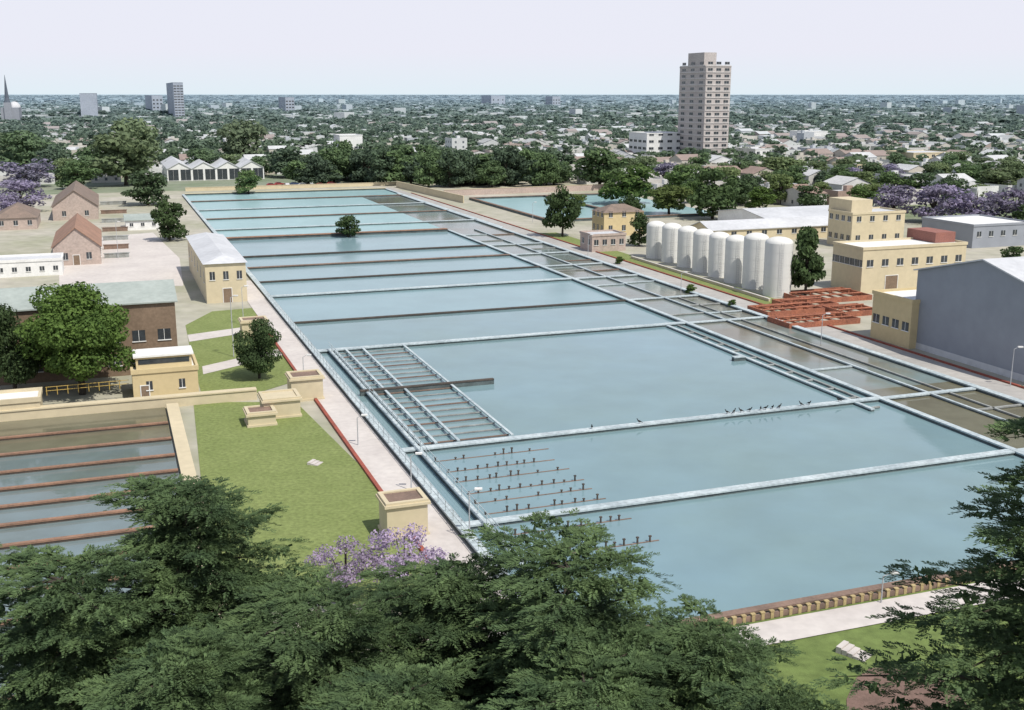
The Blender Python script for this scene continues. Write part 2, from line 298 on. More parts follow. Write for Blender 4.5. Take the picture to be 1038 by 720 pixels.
# ---------- buildings ----------
def block(name,label,cat,NL,wpx=None,dpx=None,top=None,W=None,D=None,Hh=None,wall=None,roofm=None,roof='flat',rise=1.5,wins=(),door=None,over=0.4,rz=ANG,bays=1,group=None):
    P=G(*NL) if isinstance(NL,tuple) else NL
    if W is None: W=span(P,V,wpx)
    if D is None: D=span(P,U,dpx)
    if Hh is None: Hh=hgt(P,top)
    r=root(name,label,cat,P,rz,group)
    mb=MB(); mb.box(0,W,0,D,0,Hh)
    rm=MB(); t=0.15
    if roof=='flat':
        rm.box(-0.15,W+0.15,-0.15,0.2,Hh+0.003,Hh+0.6,1); rm.box(-0.15,W+0.15,D-0.2,D+0.15,Hh+0.003,Hh+0.6,1)
        rm.box(-0.15,0.2,0.203,D-0.203,Hh+0.003,Hh+0.6,1); rm.box(W-0.2,W+0.15,0.203,D-0.203,Hh+0.003,Hh+0.6,1)
        rm.box(0.203,W-0.203,0.203,D-0.203,Hh+0.004,Hh+0.2,0)
    elif roof=='hip':
        a=min(W,D)/2; o=over; k=rise/a*o; z0=Hh+0.003
        if D>=W: rg=[(W/2,a,Hh+rise),(W/2,D-a,Hh+rise)]; fs=[(0,1,4),(1,2,5,4),(2,3,5),(3,0,4,5)]
        else: rg=[(a,D/2,Hh+rise),(W-a,D/2,Hh+rise)]; fs=[(0,1,5,4),(1,2,5),(2,3,4,5),(3,0,4)]
        rm.add([(-o,-o,z0),(W+o,-o,z0),(W+o,D+o,z0),(-o,D+o,z0)]+rg,fs+[(3,2,1,0)])
    elif roof=='gable_y':
        bw=W/bays
        for i in range(bays):
            x0=i*bw;x1=x0+bw;xm=(x0+x1)/2
            mb.add([(x0,0,Hh),(x1,0,Hh),(xm,0,Hh+rise),(x0,D,Hh),(x1,D,Hh),(xm,D,Hh+rise)],[(0,1,2),(5,4,3)])
            ov=over if bays==1 else 0
            k=rise/(bw/2)*ov
            rm.add([(x0-ov,-over,Hh-k+.02),(xm,-over,Hh+rise+.02),(xm,D+over,Hh+rise+.02),(x0-ov,D+over,Hh-k+.02),
                    (x0-ov,-over,Hh-k+.2),(xm,-over,Hh+rise+.2),(xm,D+over,Hh+rise+.2),(x0-ov,D+over,Hh-k+.2)],[(0,1,2,3),(7,6,5,4),(0,4,5,1),(2,6,7,3),(3,7,4,0)])
            rm.add([(x1+ov,-over,Hh-k+.02),(xm,-over,Hh+rise+.02),(xm,D+over,Hh+rise+.02),(x1+ov,D+over,Hh-k+.02),
                    (x1+ov,-over,Hh-k+.2),(xm,-over,Hh+rise+.2),(xm,D+over,Hh+rise+.2),(x1+ov,D+over,Hh-k+.2)],[(3,2,1,0),(4,5,6,7),(1,5,4,0),(3,7,6,2),(0,4,7,3)])
    elif roof=='gable_x':
        ym=D/2
        mb.add([(0,0,Hh),(0,D,Hh),(0,ym,Hh+rise),(W,0,Hh),(W,D,Hh),(W,ym,Hh+rise)],[(2,1,0),(3,4,5)])
        k=rise/ym*over
        for y0,sg in ((0,1),(D,-1)):
            ye=y0-sg*over
            vs=[(-over,ye,Hh-k+.02),(W+over,ye,Hh-k+.02),(W+over,ym,Hh+rise+.02),(-over,ym,Hh+rise+.02)]
            vs+=[(a,b,c+.2) for a,b,c in vs]
            fs=[(0,1,2,3),(7,6,5,4),(0,4,5,1),(1,5,6,2),(3,7,4,0)]
            rm.add(vs,fs)
    part(r,'wall',mb,wall or M_beige)
    part(r,'roof',rm,[roofm or M_rgrey,wall or M_beige])
    cache={}
    for (face,nx,nz,ww,wh,z0,dz) in wins:
        Lf=W if face=='f' else D
        key=(face,ww,wh)
        if key not in cache:
            wb=MB()
            if face=='f': wb.box(-ww/2,ww/2,-0.03,0.1,0,wh,0); wb.box(-ww/2-0.08,ww/2+0.08,-0.14,0.1,-0.12,-0.003,1); wb.box(-0.03,0.03,-0.06,-0.033,0,wh,1)
            elif face=='l': wb.box(-0.03,0.1,-ww/2,ww/2,0,wh,0); wb.box(-0.14,0.1,-ww/2-0.08,ww/2+0.08,-0.12,-0.003,1); wb.box(-0.06,-0.033,-0.03,0.03,0,wh,1)
            else: wb.box(-0.1,0.03,-ww/2,ww/2,0,wh,0); wb.box(-0.1,0.14,-ww/2-0.08,ww/2+0.08,-0.12,-0.003,1)
            cache[key]=mesh('window',wb,[M_glass,M_white])
        for i in range(nx):
            for j in range(nz):
                c=(i+0.5)*Lf/nx; q=link(bpy.data.objects.new('window',cache[key])); q.parent=r
                q.location=(c,0,z0+j*dz) if face=='f' else ((0,c,z0+j*dz) if face=='l' else (W,c,z0+j*dz))
    if door:
        x,dw_,dh=door; db=MB(); db.box(x,x+dw_,-0.04,0.05,0.02,dh,0); db.box(x-0.12,x,-0.08,0.05,0,dh+0.12,1); db.box(x+dw_,x+dw_+0.12,-0.08,0.05,0,dh+0.12,1); db.box(x,x+dw_,-0.08,0.05,dh,dh+0.12,1); part(r,'door',db,[M_brick,M_white])
    r['W']=W;r['D']=D;r['H']=Hh
    return r
pump=block('pump_house','beige pump house with pale low hipped roof','building',(210,308),251,192,268,wall=M_cream,roofm=M_rgrey,roof='hip',rise=1.2,wins=(('f',3,1,1.0,1.6,4.6,1),('l',6,1,1.2,2.2,3.6,1)),door=(3.2,1.6,2.8))
block('workshop_building','long brown brick building with pale grey-green roof','building',(-60,396),182,None,320,D=14,wall=M_brick,roofm=M_green,roof='gable_x',rise=1.9,wins=(('f',9,2,1.8,1.6,1.6,3.4),))
k=block('control_kiosk','ochre two-tier kiosk with flat white roof','building',(136,407),202,None,380,D=7,wall=M_beige,roofm=M_white,wins=(('f',2,1,0.8,1.2,1.4,1),),door=(1.0,1.0,2.0))
kk=MB(); kk.box(0.6,k['W']-0.6,1.5,5.5,k['H']+0.21,k['H']+1.9); part(k,'upper_storey',kk,M_beige)
kk=MB(); kk.box(0.9,k['W']-0.9,1.46,1.56,k['H']+0.9,k['H']+1.6); part(k,'window_band',kk,M_glass)
kk=MB(); kk.box(0.3,k['W']-0.3,1.2,5.8,k['H']+1.903,k['H']+2.15); part(k,'upper_roof',kk,M_white)
block('storage_house','house with orange clay tile roof','house',(55,270),103,None,251,D=34,wall=M_pink,roofm=M_tile,roof='gable_y',rise=4.4,wins=(('f',2,1,1.2,1.6,1.4,1),('r',8,1,1.2,1.4,1.6,1)),door=(4.4,1.4,2.4))
block('storage_house','house with weathered brown tile roof','house',(54,224),100,None,210,D=44,wall=M_pink,roofm=M_tile2,roof='gable_y',rise=5,wins=(('f',2,1,1.2,1.6,1.4,1),))
block('storage_house','small house with brown hip roof by the yard','house',(-5,234),38,None,222,D=22,wall=M_pink,roofm=M_tile2,roof='hip',rise=3.4,wins=(('f',3,1,1.2,1.4,1.4,1),))
block('garden_wall_building','low white building with flat roof','building',(-20,283),64,None,268,D=9,wall=M_white,roofm=M_rgrey,wins=(('f',6,1,1,1,1.2,1),))
block('small_shed','small shed with teal roof','shed',(128,234),162,None,224,D=12,wall=M_white,roofm=M_green,roof='gable_x',rise=1.2,wins=(('f',3,1,1,1,1.2,1),))
block('shed_row','long low industrial shed with shallow pale gables','shed',(170,184),268,None,172,D=60,wall=M_white,roofm=M_rgrey,roof='gable_y',rise=3.0,bays=4,wins=(('f',8,1,4.6,5.0,0.3,1),))
block('low_house','low cream structure beside the small tanks','building',(-40,432),42,None,414,D=5,wall=M_cream,roofm=M_white)
for i in range(7):
    A=G(106-i*0.7,262-i*9); W=span(A,V,131-i*0.5)
    q=MB(); q.box(0,W,-0.4,0.4,0,1.1); q.box(-0.2,W+0.2,-0.5,0.5,1.103,1.25); single('yard_rack','low brown storage rack in the dusty yard','rack',q,M_rust if i%2 else M_slat,A,ANG,'storage racks in the yard')
# right side
block('brick_villa','ochre villa with brown hipped roof','house',(612,240),652,600,216,wall=M_beige,roofm=M_tile2,roof='hip',rise=2,wins=(('f',3,2,1.2,1.6,1.5,4),('l',3,2,1.2,1.6,1.5,4)))
block('villa_annex','pink annex with pale roof','house',(600,256),634,588,240,wall=M_pink,roofm=M_rgrey,wins=(('f',4,1,1.2,1.4,1.8,4),('l',2,1,1.2,1.4,1.8,4)))
b3=block('filter_tower_building','tall beige block with roof tower','building',(862,252),915,838,218,wall=M_cream,roofm=M_rgrey,wins=(('f',4,2,1.4,1.4,2,5),('l',4,2,1.4,1.4,2,5)))
q=MB(); q.box(1,b3['W']*0.45,2,12,b3['H']+0.25,b3['H']+3.6); part(b3,'roof_room',q,M_cream)
b4=block('plant_hall','wide beige hall with white flat roof','building',(872,298),976,842,254,wall=M_cream,roofm=M_white,wins=(('f',7,1,1.6,1.4,5.5,1),('l',6,1,1.6,1.4,5.5,1)),door=(6,3,3.4))
q=MB(); q.box(b4['W']*0.78,b4['W']*0.98,3,12,b4['H']+0.25,b4['H']+2.4); part(b4,'roof_plant_room',q,M_redt)
block('gate_house','low beige gatehouse with white roof','building',(921,354),975,882,308,wall=M_beige,roofm=M_white,wins=(('l',4,1,1.6,1.4,2.8,1),))
block('long_shed','long shed with pale grey roof','shed',(720,247),856,700,234,wall=M_cream,roofm=M_rgrey,roof='gable_x',rise=1.8,wins=(('f',9,1,1.6,1.2,1.8,1),))
block('long_shed','shed with pale corrugated roof behind silos','shed',(780,236),905,None,224,D=30,wall=M_white,roofm=M_rgrey,roof='gable_x',rise=2,wins=(('f',8,1,1.6,1.2,1.8,1),))
block('town_building','grey building with pale flat roof','building',(985,252),1045,None,230,D=20,wall=M_grey,roofm=M_white,wins=(('f',5,1,1.4,1.4,3,1),))
Pf=G(924,352); half=-span(Pf,U,988); D=half*2; NLw=Pf-U*D
hz=hgt(Pf,274)
wh=block('warehouse','large grey warehouse with pale gabled roof','warehouse',NLw,W=42,D=D,Hh=hz,wall=M_grey,roofm=M_rgrey,roof='gable_x',rise=hgt(Pf-U*half,264)-hz,over=0.5,wins=())
q=MB(); q.box(-0.05,0.02,0,D,0.0,1.0); part(wh,'wall_plinth',q,M_rgrey)
# apartment tower
ap=block('apartment_tower','tall pale beige apartment slab with rows of windows','tower',(712,168),737,686,68,wall=M_aptw,roofm=M_rgrey,wins=(('f',3,16,3.0,1.5,3.4,3.5),('l',3,16,4.2,1.5,3.4,3.5)))
q=MB(); w=ap['W'];h=ap['H']; q.box(0.2,w*0.5,3,ap['D']*0.7,h+0.25,h+8); part(ap,'roof_room',q,M_aptw)
for j in range(16):
    q=MB(); q.box(-0.3,-0.02,0.5,ap['D']-0.5,2.5+j*3.5,3.1+j*3.5); q.box(0.3,w-0.3,-0.3,-0.02,2.5+j*3.5,3.0+j*3.5); part(ap,'balcony',q,M_aptb)
block('town_building','broad white office building','building',(655,166),692,637,136,wall=M_white,roofm=M_rgrey,wins=(('f',4,4,3,1.4,4,4),('l',4,3,4,1.4,4,4)))
for (nl,wp,D_,tp,lb) in (((345,160),368,20,138,'white block of flats among trees'),((815,150),838,20,134,'white block among town trees'),((925,170),965,24,156,'long pale town building'),((765,166),795,22,152,'white town building with flat roof'),((868,182),892,20,168,'cream town building with flat roof')):
    block('town_building',lb,'building',nl,wp,None,tp,D=D_,wall=M_white if 'white' in lb else M_cream,roofm=M_rgrey,wins=(('f',5,2,2,1.4,1.5,4),))
M_dw=mat('distant_wall',(0.36,0.40,0.46),(0.31,0.35,0.41),0.1)  # aerial haze baked into the wall colour: bluer and paler for far towers
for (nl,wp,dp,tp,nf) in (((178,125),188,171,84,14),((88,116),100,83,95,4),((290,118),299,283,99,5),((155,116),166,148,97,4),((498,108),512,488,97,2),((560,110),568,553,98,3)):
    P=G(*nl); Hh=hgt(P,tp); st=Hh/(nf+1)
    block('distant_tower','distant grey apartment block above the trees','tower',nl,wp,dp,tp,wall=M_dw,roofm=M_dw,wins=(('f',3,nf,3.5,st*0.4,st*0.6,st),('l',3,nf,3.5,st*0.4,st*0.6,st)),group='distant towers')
# church
P=G(8,130); ch=root('church','distant church with dark slim steeple and dome','church',P,ANG)
zt=hgt(P,104); q=MB(); q.box(-6,14,0,50,0,zt*0.8); q.box(-2,6,-2,6,0,zt); part(ch,'wall',q,M_grey)
M_sp=mat('slate_spire',(0.12,0.14,0.17),(0.09,0.11,0.14),0.3)
q=MB(); q.tube((2,2,zt),(2,2,zt+5),3.6,2.4,8); q.tube((2,2,zt+5),(2,2,hgt(P,76)),2.4,0.15,8); part(ch,'spire',q,M_sp)
q=MB()
for i in range(5):
    a0=i*math.pi/10;a1=(i+1)*math.pi/10; q.tube((8,25,zt*0.8+7*math.sin(a0)),(8,25,zt*0.8+7*math.sin(a1)),7*math.cos(a0),max(0.1,7*math.cos(a1)),12)
part(ch,'dome',q,M_rgrey)
# ---------- small cream structures on the lawn ----------
def plinth(NL,wpx,D,top,label,capm=M_rust):
    P=G(*NL); W=span(P,V,wpx); h=hgt(P,top); r=root('valve_chamber',label,'chamber',P,ANG,'cream valve chambers')
    q=MB(); q.box(-0.15,W+0.15,-0.15,D+0.15,0,0.3); part(r,'plinth',q,M_cream)
    q=MB(); q.box(0,W,0,D,0.3,h-0.35); part(r,'wall',q,M_cream)
    q=MB(); q.box(-0.25,W+0.25,-0.25,D+0.25,h-0.35,h-0.1); part(r,'cornice',q,M_cream)
    q=MB(); t=0.3
    q.box(-0.1,W+0.1,-0.1,t,h-0.1,h+0.12); q.box(-0.1,W+0.1,D-t,D+0.1,h-0.1,h+0.12); q.box(-0.1,t,t,D-t,h-0.1,h+0.12); q.box(W-t,W+0.1,t,D-t,h-0.1,h+0.12); part(r,'rim',q,M_cream)
    q=MB(); q.box(t,W-t,t,D-t,h-0.1,h-0.02); part(r,'cover',q,capm)
plinth((393,548),434,3.2,512,'cream chamber with brown recessed top beside the path')
plinth((296,408),328,3.6,384,'cream chamber with recessed top beside the path',M_rust)
plinth((252,434),280,3.2,420,'low cream stepped chamber on the lawn',M_rust)
plinth((268,426),305,4,406,'low cream stepped chamber on the lawn',M_cream)
plinth((246,345),272,3.2,326,'cream chamber beside the pump house',M_rust)
def steps(P,label,m,rz,n=4,w=2.2):
    q=MB()
    for i in range(n): q.box(0,w,i*0.45,i*0.45+0.4,0,0.12+i*0.1)
    single('garden_steps',label,'steps',q,m,P,rz)
steps(G(322,473,0),'small pale concrete steps on the lawn',M_path,ANG+0.9,3,1.3)
steps(G(876,672,0),'pale concrete steps on the lawn',M_path,ANG+0.5,5,1.3)
# silos
silos=[(665,262,19,224),(681,266,20,226),(697,271,20,229),(713,276,21,232),(729,281,21,235),(746,287,22,238),(766,293,25,236),(789,301,28,240)]
for (cx,by,wpx,ty) in silos:
    P=G(cx,by); dep=P.y*cp+H*sp; r_=wpx/2*dep/F; P=P+Vector((0,r_*0.6,0)); h=hgt(P,ty)
    r=root('silo','white cylindrical silo with shallow domed top','silo',P,0,'row of white silos')
    q=MB(); q.tube((0,0,0.0),(0,0,h-1.2),r_,r_,48,cap=False); o=part(r,'tank_shell',q,M_silo,smooth=True)
    q=MB()
    for a in range(4): q.tube((0,0,(h-1.5)*(a+0.6)/4.2),(0,0,(h-1.5)*(a+0.6)/4.2+0.06),r_+0.02,r_+0.02,48,cap=False)
    part(r,'ring_band',q,M_silo,smooth=True)
    q=MB(); vs=[];fs=[];nn=48;K=6
    for i in range(K):
        a0=i*math.pi/2/K
        vs+=[(r_*math.cos(a0)*math.cos(2*math.pi*j/nn),r_*math.cos(a0)*math.sin(2*math.pi*j/nn),h-1.2+1.2*math.sin(a0)) for j in range(nn)]
    for i in range(K-1):
        for j in range(nn): fs.append((i*nn+j,i*nn+(j+1)%nn,(i+1)*nn+(j+1)%nn,(i+1)*nn+j))
    fs.append(tuple((K-1)*nn+j for j in range(nn))); q.add(vs,fs); part(r,'dome',q,M_silo,smooth=True)
    q=MB(); 
    for sx in (-0.25,0.25): q.tube((sx,-r_-0.2,0),(sx,-r_-0.2,h-1),0.03,0.03,5)
    for z in range(1,int(h-1)*2): q.tube((-0.25,-r_-0.2,z*0.5),(0.25,-r_-0.2,z*0.5),0.02,0.02,4)
    part(r,'ladder',q,M_steel)
# red open trenches
for (x,y,wp,D_) in ((778,322,836,7),(800,334,872,7),(806,316,850,8),(818,309,884,10),(856,322,892,7)):
    P=G(x,y); W=span(P,V,wp); r=root('open_trench','low red-oxide concrete trench walls with cross ribs','trench',P,ANG,'red concrete trenches')
    q=MB(); q.box(0,W,0,0.25,0,1.0); q.box(0,W,D_-0.25,D_,0,1.0); q.box(0,0.25,0.253,D_-0.253,0,1.0); q.box(W-0.25,W,0.253,D_-0.253,0,1.0); part(r,'wall',q,M_redp)
    q=MB(); q.box(0.253,W-0.253,0.253,D_-0.253,0.02,0.15); part(r,'floor',q,M_yard)
    nn=max(3,int(W/2.2))
    for i in range(1,nn):
        x_=i*W/nn
        q=MB(); q.box(x_-0.08,x_+0.08,0.253,D_-0.253,0.5,0.8); part(r,'cross_rib',q,M_redp)
    for yy,zz in ((D_*0.33,0.96),(D_*0.66,1.2)):
        q=MB(); q.tube((0.31,yy,zz),(W-0.31,yy,zz),0.15,0.15,8); part(r,'pipe',q,M_redp)
    for i in range(4):
        q=MB(); q.box(0.6+i*(W-1.4)/3,0.75+i*(W-1.4)/3,D_*0.66-0.08,D_*0.66+0.08,0.153,1.06); part(r,'pipe_support',q,M_redp)
# perimeter walls
def pwall(A,B,h,m,label,cop=None):
    c=(A+B)/2;c.z=0; r=root('boundary_wall',label,'wall',c); q=MB(); q.bar(A-c,B-c,0.35,0,h); part(r,'wall_panel',q,m); q=MB(); q.bar(A-c,B-c,0.55,h+0.003,h+0.15); part(r,'coping',q,cop or M_cream)
pwall(G(402,190),G(470,206),2.6,M_cream,'cream boundary wall beside the far basin')
pwall(G(402,188),G(188,194),1.4,M_cream,'low cream boundary wall behind the far basin')
pwall(G(450,199),G(660,191),2.4,M_pink,'pinkish boundary wall behind the turquoise pool')
pwall(G(640,262),G(780,306),0.5,M_cream,'low cream edging in front of the silos',M_path)
# turquoise pool
ta,tb2=T(478,203),T(620,208); sa,sb=S(548,224),S(478,201)
sheet('water',rect(sa,sb,ta+2,tb2+25),0.14,M_wt,'bright turquoise water of the side pool','water')
for a,b in ((XY(sa,ta+2),XY(sa,tb2+25)),(XY(sb,ta+2),XY(sb,tb2+25)),(XY(sa,ta+2),XY(sb,ta+2)),(XY(sa,(ta+tb2)/2+12),XY(sb,(ta+tb2)/2+12))):
    bwall(a,b,1.2,0.9,M_rust,label='brown wall around the turquoise pool')
rails(G(48,413),G(132,405),'yellow painted railing on the cream wall',M_yel,1.1,1.6,1.2,40)
# street lamps
def lamp(px,py,top,arm=1.0):
    P=G(px,py); h=hgt(P,top); r=root('street_lamp','grey street lamp with a short curved arm','street lamp',P,0,'street lamps around the basins')
    k=max(1,h/8)
    q=MB(); q.tube((0,0,0),(0,0,h-0.3),0.07*k,0.05*k,8); q.tube((0,0,h-0.3),(arm*0.6,0,h),0.04*k,0.04*k,6); part(r,'pole',q,M_steel)
    q=MB(); q.box(arm*0.5,arm*0.5+0.7,-0.15,0.15,h-0.04,h+0.12); q.box(arm*0.5+.1,arm*0.5+0.6,-0.1,0.1,h-0.1,h-0.043); part(r,'lamp_head',q,M_white)
for a in ((476,548,496),(363,452,421),(893,612,581),(237,362,300,),(308,384,360),(120,262,225),(417,498,460),(540,226,205),(596,262,238),(832,350,318),(1024,392,352),(247,330,290),(690,300,276)): lamp(*a)
# ---------- trees ----------
def quadmesh(name,verts,mats,mi=None):
    verts=np.asarray(verts,dtype=np.float32).reshape(-1,3); n=len(verts)
    me=bpy.data.meshes.new(name); me.vertices.add(n); me.vertices.foreach_set('co',verts.ravel())
    me.loops.add(n); me.loops.foreach_set('vertex_index',np.arange(n,dtype=np.int32))
    me.polygons.add(n//4); me.polygons.foreach_set('loop_start',np.arange(0,n,4,dtype=np.int32))
    for m in mats: me.materials.append(m)
    if mi is not None: me.polygons.foreach_set('material_index',np.asarray(mi,dtype=np.int32))
    me.update(calc_edges=True); me.validate(); return me
def leaves(n,cen,rad,size,rng,flat=0.65,inner=0.45):
    cen=np.asarray(cen,float);rad=np.asarray(rad,float)
    w=(rad[:,0]**2); idx=rng.choice(len(cen),size=n,p=w/w.sum())
    d=rng.normal(size=(n,3)); d/=np.linalg.norm(d,axis=1)[:,None]
    r=rng.uniform(inner,1,n)**0.6
    p=cen[idx]+d*r[:,None]*rad[idx]
    nn=d+rng.normal(size=(n,3))*0.7+np.array([0,0,0.35]); nn/=np.linalg.norm(nn,axis=1)[:,None]
    a=np.cross(nn,rng.normal(size=(n,3))); a/=np.linalg.norm(a,axis=1)[:,None]; b=np.cross(nn,a)
    s=(size*rng.uniform(0.6,1.3,n))[:,None]; a=a*s; b=b*s*flat
    return np.stack([p-a,p-b,p+a,p+b],axis=1).reshape(-1,3)
def blobs(k,rng,base=0.28,top=1.0,rx=0.5,conic=False,loose=1.0):
    cen=[];rad=[]
    for i in range(k):
        z=rng.uniform(base+0.12,top-0.14); u=(z-base)/(top-base)
        prof=(1-u)**0.8 if conic else math.sqrt(max(0.05,1-(2*u-0.85)**2*0.8))
        a=i*2.4+rng.uniform(-.5,.5); r=rx*prof*rng.uniform(0.2,0.75)
        s=rx*rng.uniform(0.30,0.52)*(0.55 if conic else 1)*loose
        cen.append((r*math.cos(a),r*math.sin(a),z)); rad.append((s,s,s*rng.uniform(0.6,0.85)*0.85))
    return cen,rad
def trunkMB(rng,cen,h=0.35,r=0.03,limbs=8):
    mb=MB(); mb.tube((0,0,-0.01),(0.01,0.01,h),r,r*0.7,8)
    for c in cen[:limbs]: mb.tube((0.01,0.01,h*0.9),(c[0]*0.8,c[1]*0.8,max(h,c[2])),r*0.5,r*0.12,5)
    mb.tube((0.01,0.01,h),(0,0,0.85),r*0.7,r*0.1,6)
    return mb
TT={}
def tmpl(kind,m,n,size,k=16,conic=False,base=0.28,seed=1,lim=8,loose=1.0):
    rng=np.random.default_rng(seed); c,rd=blobs(k,rng,base,1.0,0.5,conic,loose)
    cr=quadmesh('crown',leaves(n,c,rd,size,rng),[m]); tr=mesh('trunk',trunkMB(rng,c,limbs=lim),[M_trunk])
    TT.setdefault(kind,[]).append((tr,cr))
M_leafh=fol('leaf_fresh_green',(0.12,0.19,0.045),(0.06,0.105,0.026),0.4)
tmpl('hi',M_leafh,30000,0.015,46,seed=3,base=0.14,loose=0.76)
tmpl('hid',M_leafd,13000,0.02,26,seed=11,base=0.12)
for sd in range(4):
    tmpl('mid',M_leaf,2600,0.04,24,seed=sd+21,base=0.06,loose=0.88); tmpl('midd',M_leafd,2600,0.04,24,seed=sd+31,base=0.02,loose=0.88); tmpl('midl',M_leafl,2600,0.04,24,seed=sd+41,base=0.06,loose=0.88)
for sd in range(3): tmpl('jac',M_jac,1900,0.034,30,seed=sd+51,base=0.06,loose=0.8)
tmpl('con',M_leafd,4500,0.035,40,True,0.05,seed=61)
tmpl('jacn',M_jac2,3600,0.016,34,seed=70,base=0.25,loose=0.55)
TN={'hi':('broadleaf_tree','leafy green tree'),'hid':('evergreen_tree','dense dark evergreen tree'),'mid':('broadleaf_tree','rounded green tree'),'midd':('evergreen_tree','dark green tree'),'midl':('broadleaf_tree','pale green tree'),
    'jac':('jacaranda_tree','purple flowering jacaranda tree'),'jacn':('jacaranda_tree','bright violet flowering jacaranda tree'),'con':('conifer_tree','tall dark conifer tree')}
def tree(kind,px,by,ty,wpx,where='standing near the basins',P=None,h=None,w=None):
    if P is None: P=G(px,by)
    dep=P.y*cp+H*sp
    if h is None: h=hgt(P,ty)
    if w is None: w=wpx*dep/F
    nm,lb=TN[kind]; r=root(nm,lb+' '+where,'tree',P,R.uniform(0,6.28),'trees in the plant and town')
    r.scale=(w,w,h); tr,cr=R.choice(TT[kind])
    a=link(bpy.data.objects.new('trunk',tr)); a.parent=r
    a=link(bpy.data.objects.new('crown',cr)); a.parent=r
ntree=0
for a in (('hi',84,400,284,126,'beside the brick building'),('hid',16,400,305,76,'beside the brick building'),('hid',263,384,322,50,'on the lawn by the path'),('midd',172,244,201,40,'beside the far basin'),
    ('midd',353,241,218,28,'on the dividing wall'),('midd',570,240,184,40,'behind the service road'),('con',816,300,224,56,'beside the silos'),
    ('midl',140,172,116,62,'behind the sheds'),('midd',150,208,172,52,'behind the yard'),('midl',128,188,130,80,'behind the yard'),('midl',247,172,118,54,'behind the sheds'),('mid',100,182,146,54,'behind the yard'),
    ('mid',252,197,172,30,'by the far basin'),('jac',22,215,180,60,'by the tiled houses'),('jac',28,190,158,64,'by the tiled houses'),('jac',10,225,196,34,'by the tiled houses'),
    ('mid',25,178,132,66,'behind the houses'),('midd',55,182,146,46,'behind the houses'),('midl',0,175,132,50,'behind the houses'),('mid',80,192,162,46,'behind the houses'),('mid',205,178,150,44,'behind the sheds'),('midd',290,180,148,50,'behind the sheds'),
    ('mid',637,208,164,68,'behind the turquoise pool'),('mid',608,192,148,64,'behind the turquoise pool'),('midl',678,218,186,48,'beside the villa'),('midd',640,222,196,30,'beside the villa'),('midd',722,222,168,60,'behind the silos'),('mid',690,200,166,46,'behind the silos'),
    ('midd',648,250,214,26,'beside the villa'),('jac',905,224,186,60,'behind the beige hall'),('jac',945,226,184,64,'behind the beige hall'),('jac',988,228,187,68,'behind the warehouse'),('jac',1030,230,190,64,'behind the warehouse'),('midd',965,214,182,38,'behind the warehouse'),
    ('mid',905,206,173,46,'behind the beige hall'),('mid',852,196,168,40,'behind the beige hall'),('midd',820,212,187,38,'behind the long shed'),('midl',790,190,158,56,'in the town'),('mid',755,188,160,46,'in the town'),('midl',1010,196,168,56,'in the town'),('midd',1042,240,205,40,'behind the warehouse'),
    ('midl',585,212,196,22,'beside the turquoise pool'),('midd',1025,275,248,30,'behind the warehouse'),('mid',770,214,189,36,'behind the silos'),('midd',745,208,181,40,'behind the silos'),('midl',880,208,185,36,'behind the beige hall'),
    ('mid',700,298,288,12,'as a shrub by the service road'),('mid',742,312,303,10,'as a shrub by the service road'),('mid',628,268,260,10,'as a shrub by the service road')):
    tree(a[0],a[1],a[2],a[3],a[4],a[5]); ntree+=1
for i in range(48):
    x=300+i*5.7+R.uniform(-3,3); by=188-R.uniform(0,8)+ (3 if x>430 else 0); h=R.uniform(27,43) if x>330 else R.uniform(20,32)
    tree(R.choice(['midd','midd','mid','mid']),x,by,by-h+R.uniform(-3,3),R.uniform(32,48),'in the dense row behind the basin'); ntree+=1
tree('jacn',352,616,543,90,'beside the service path'); tree('jacn',412,618,529,100,'beside the service path'); ntree+=2
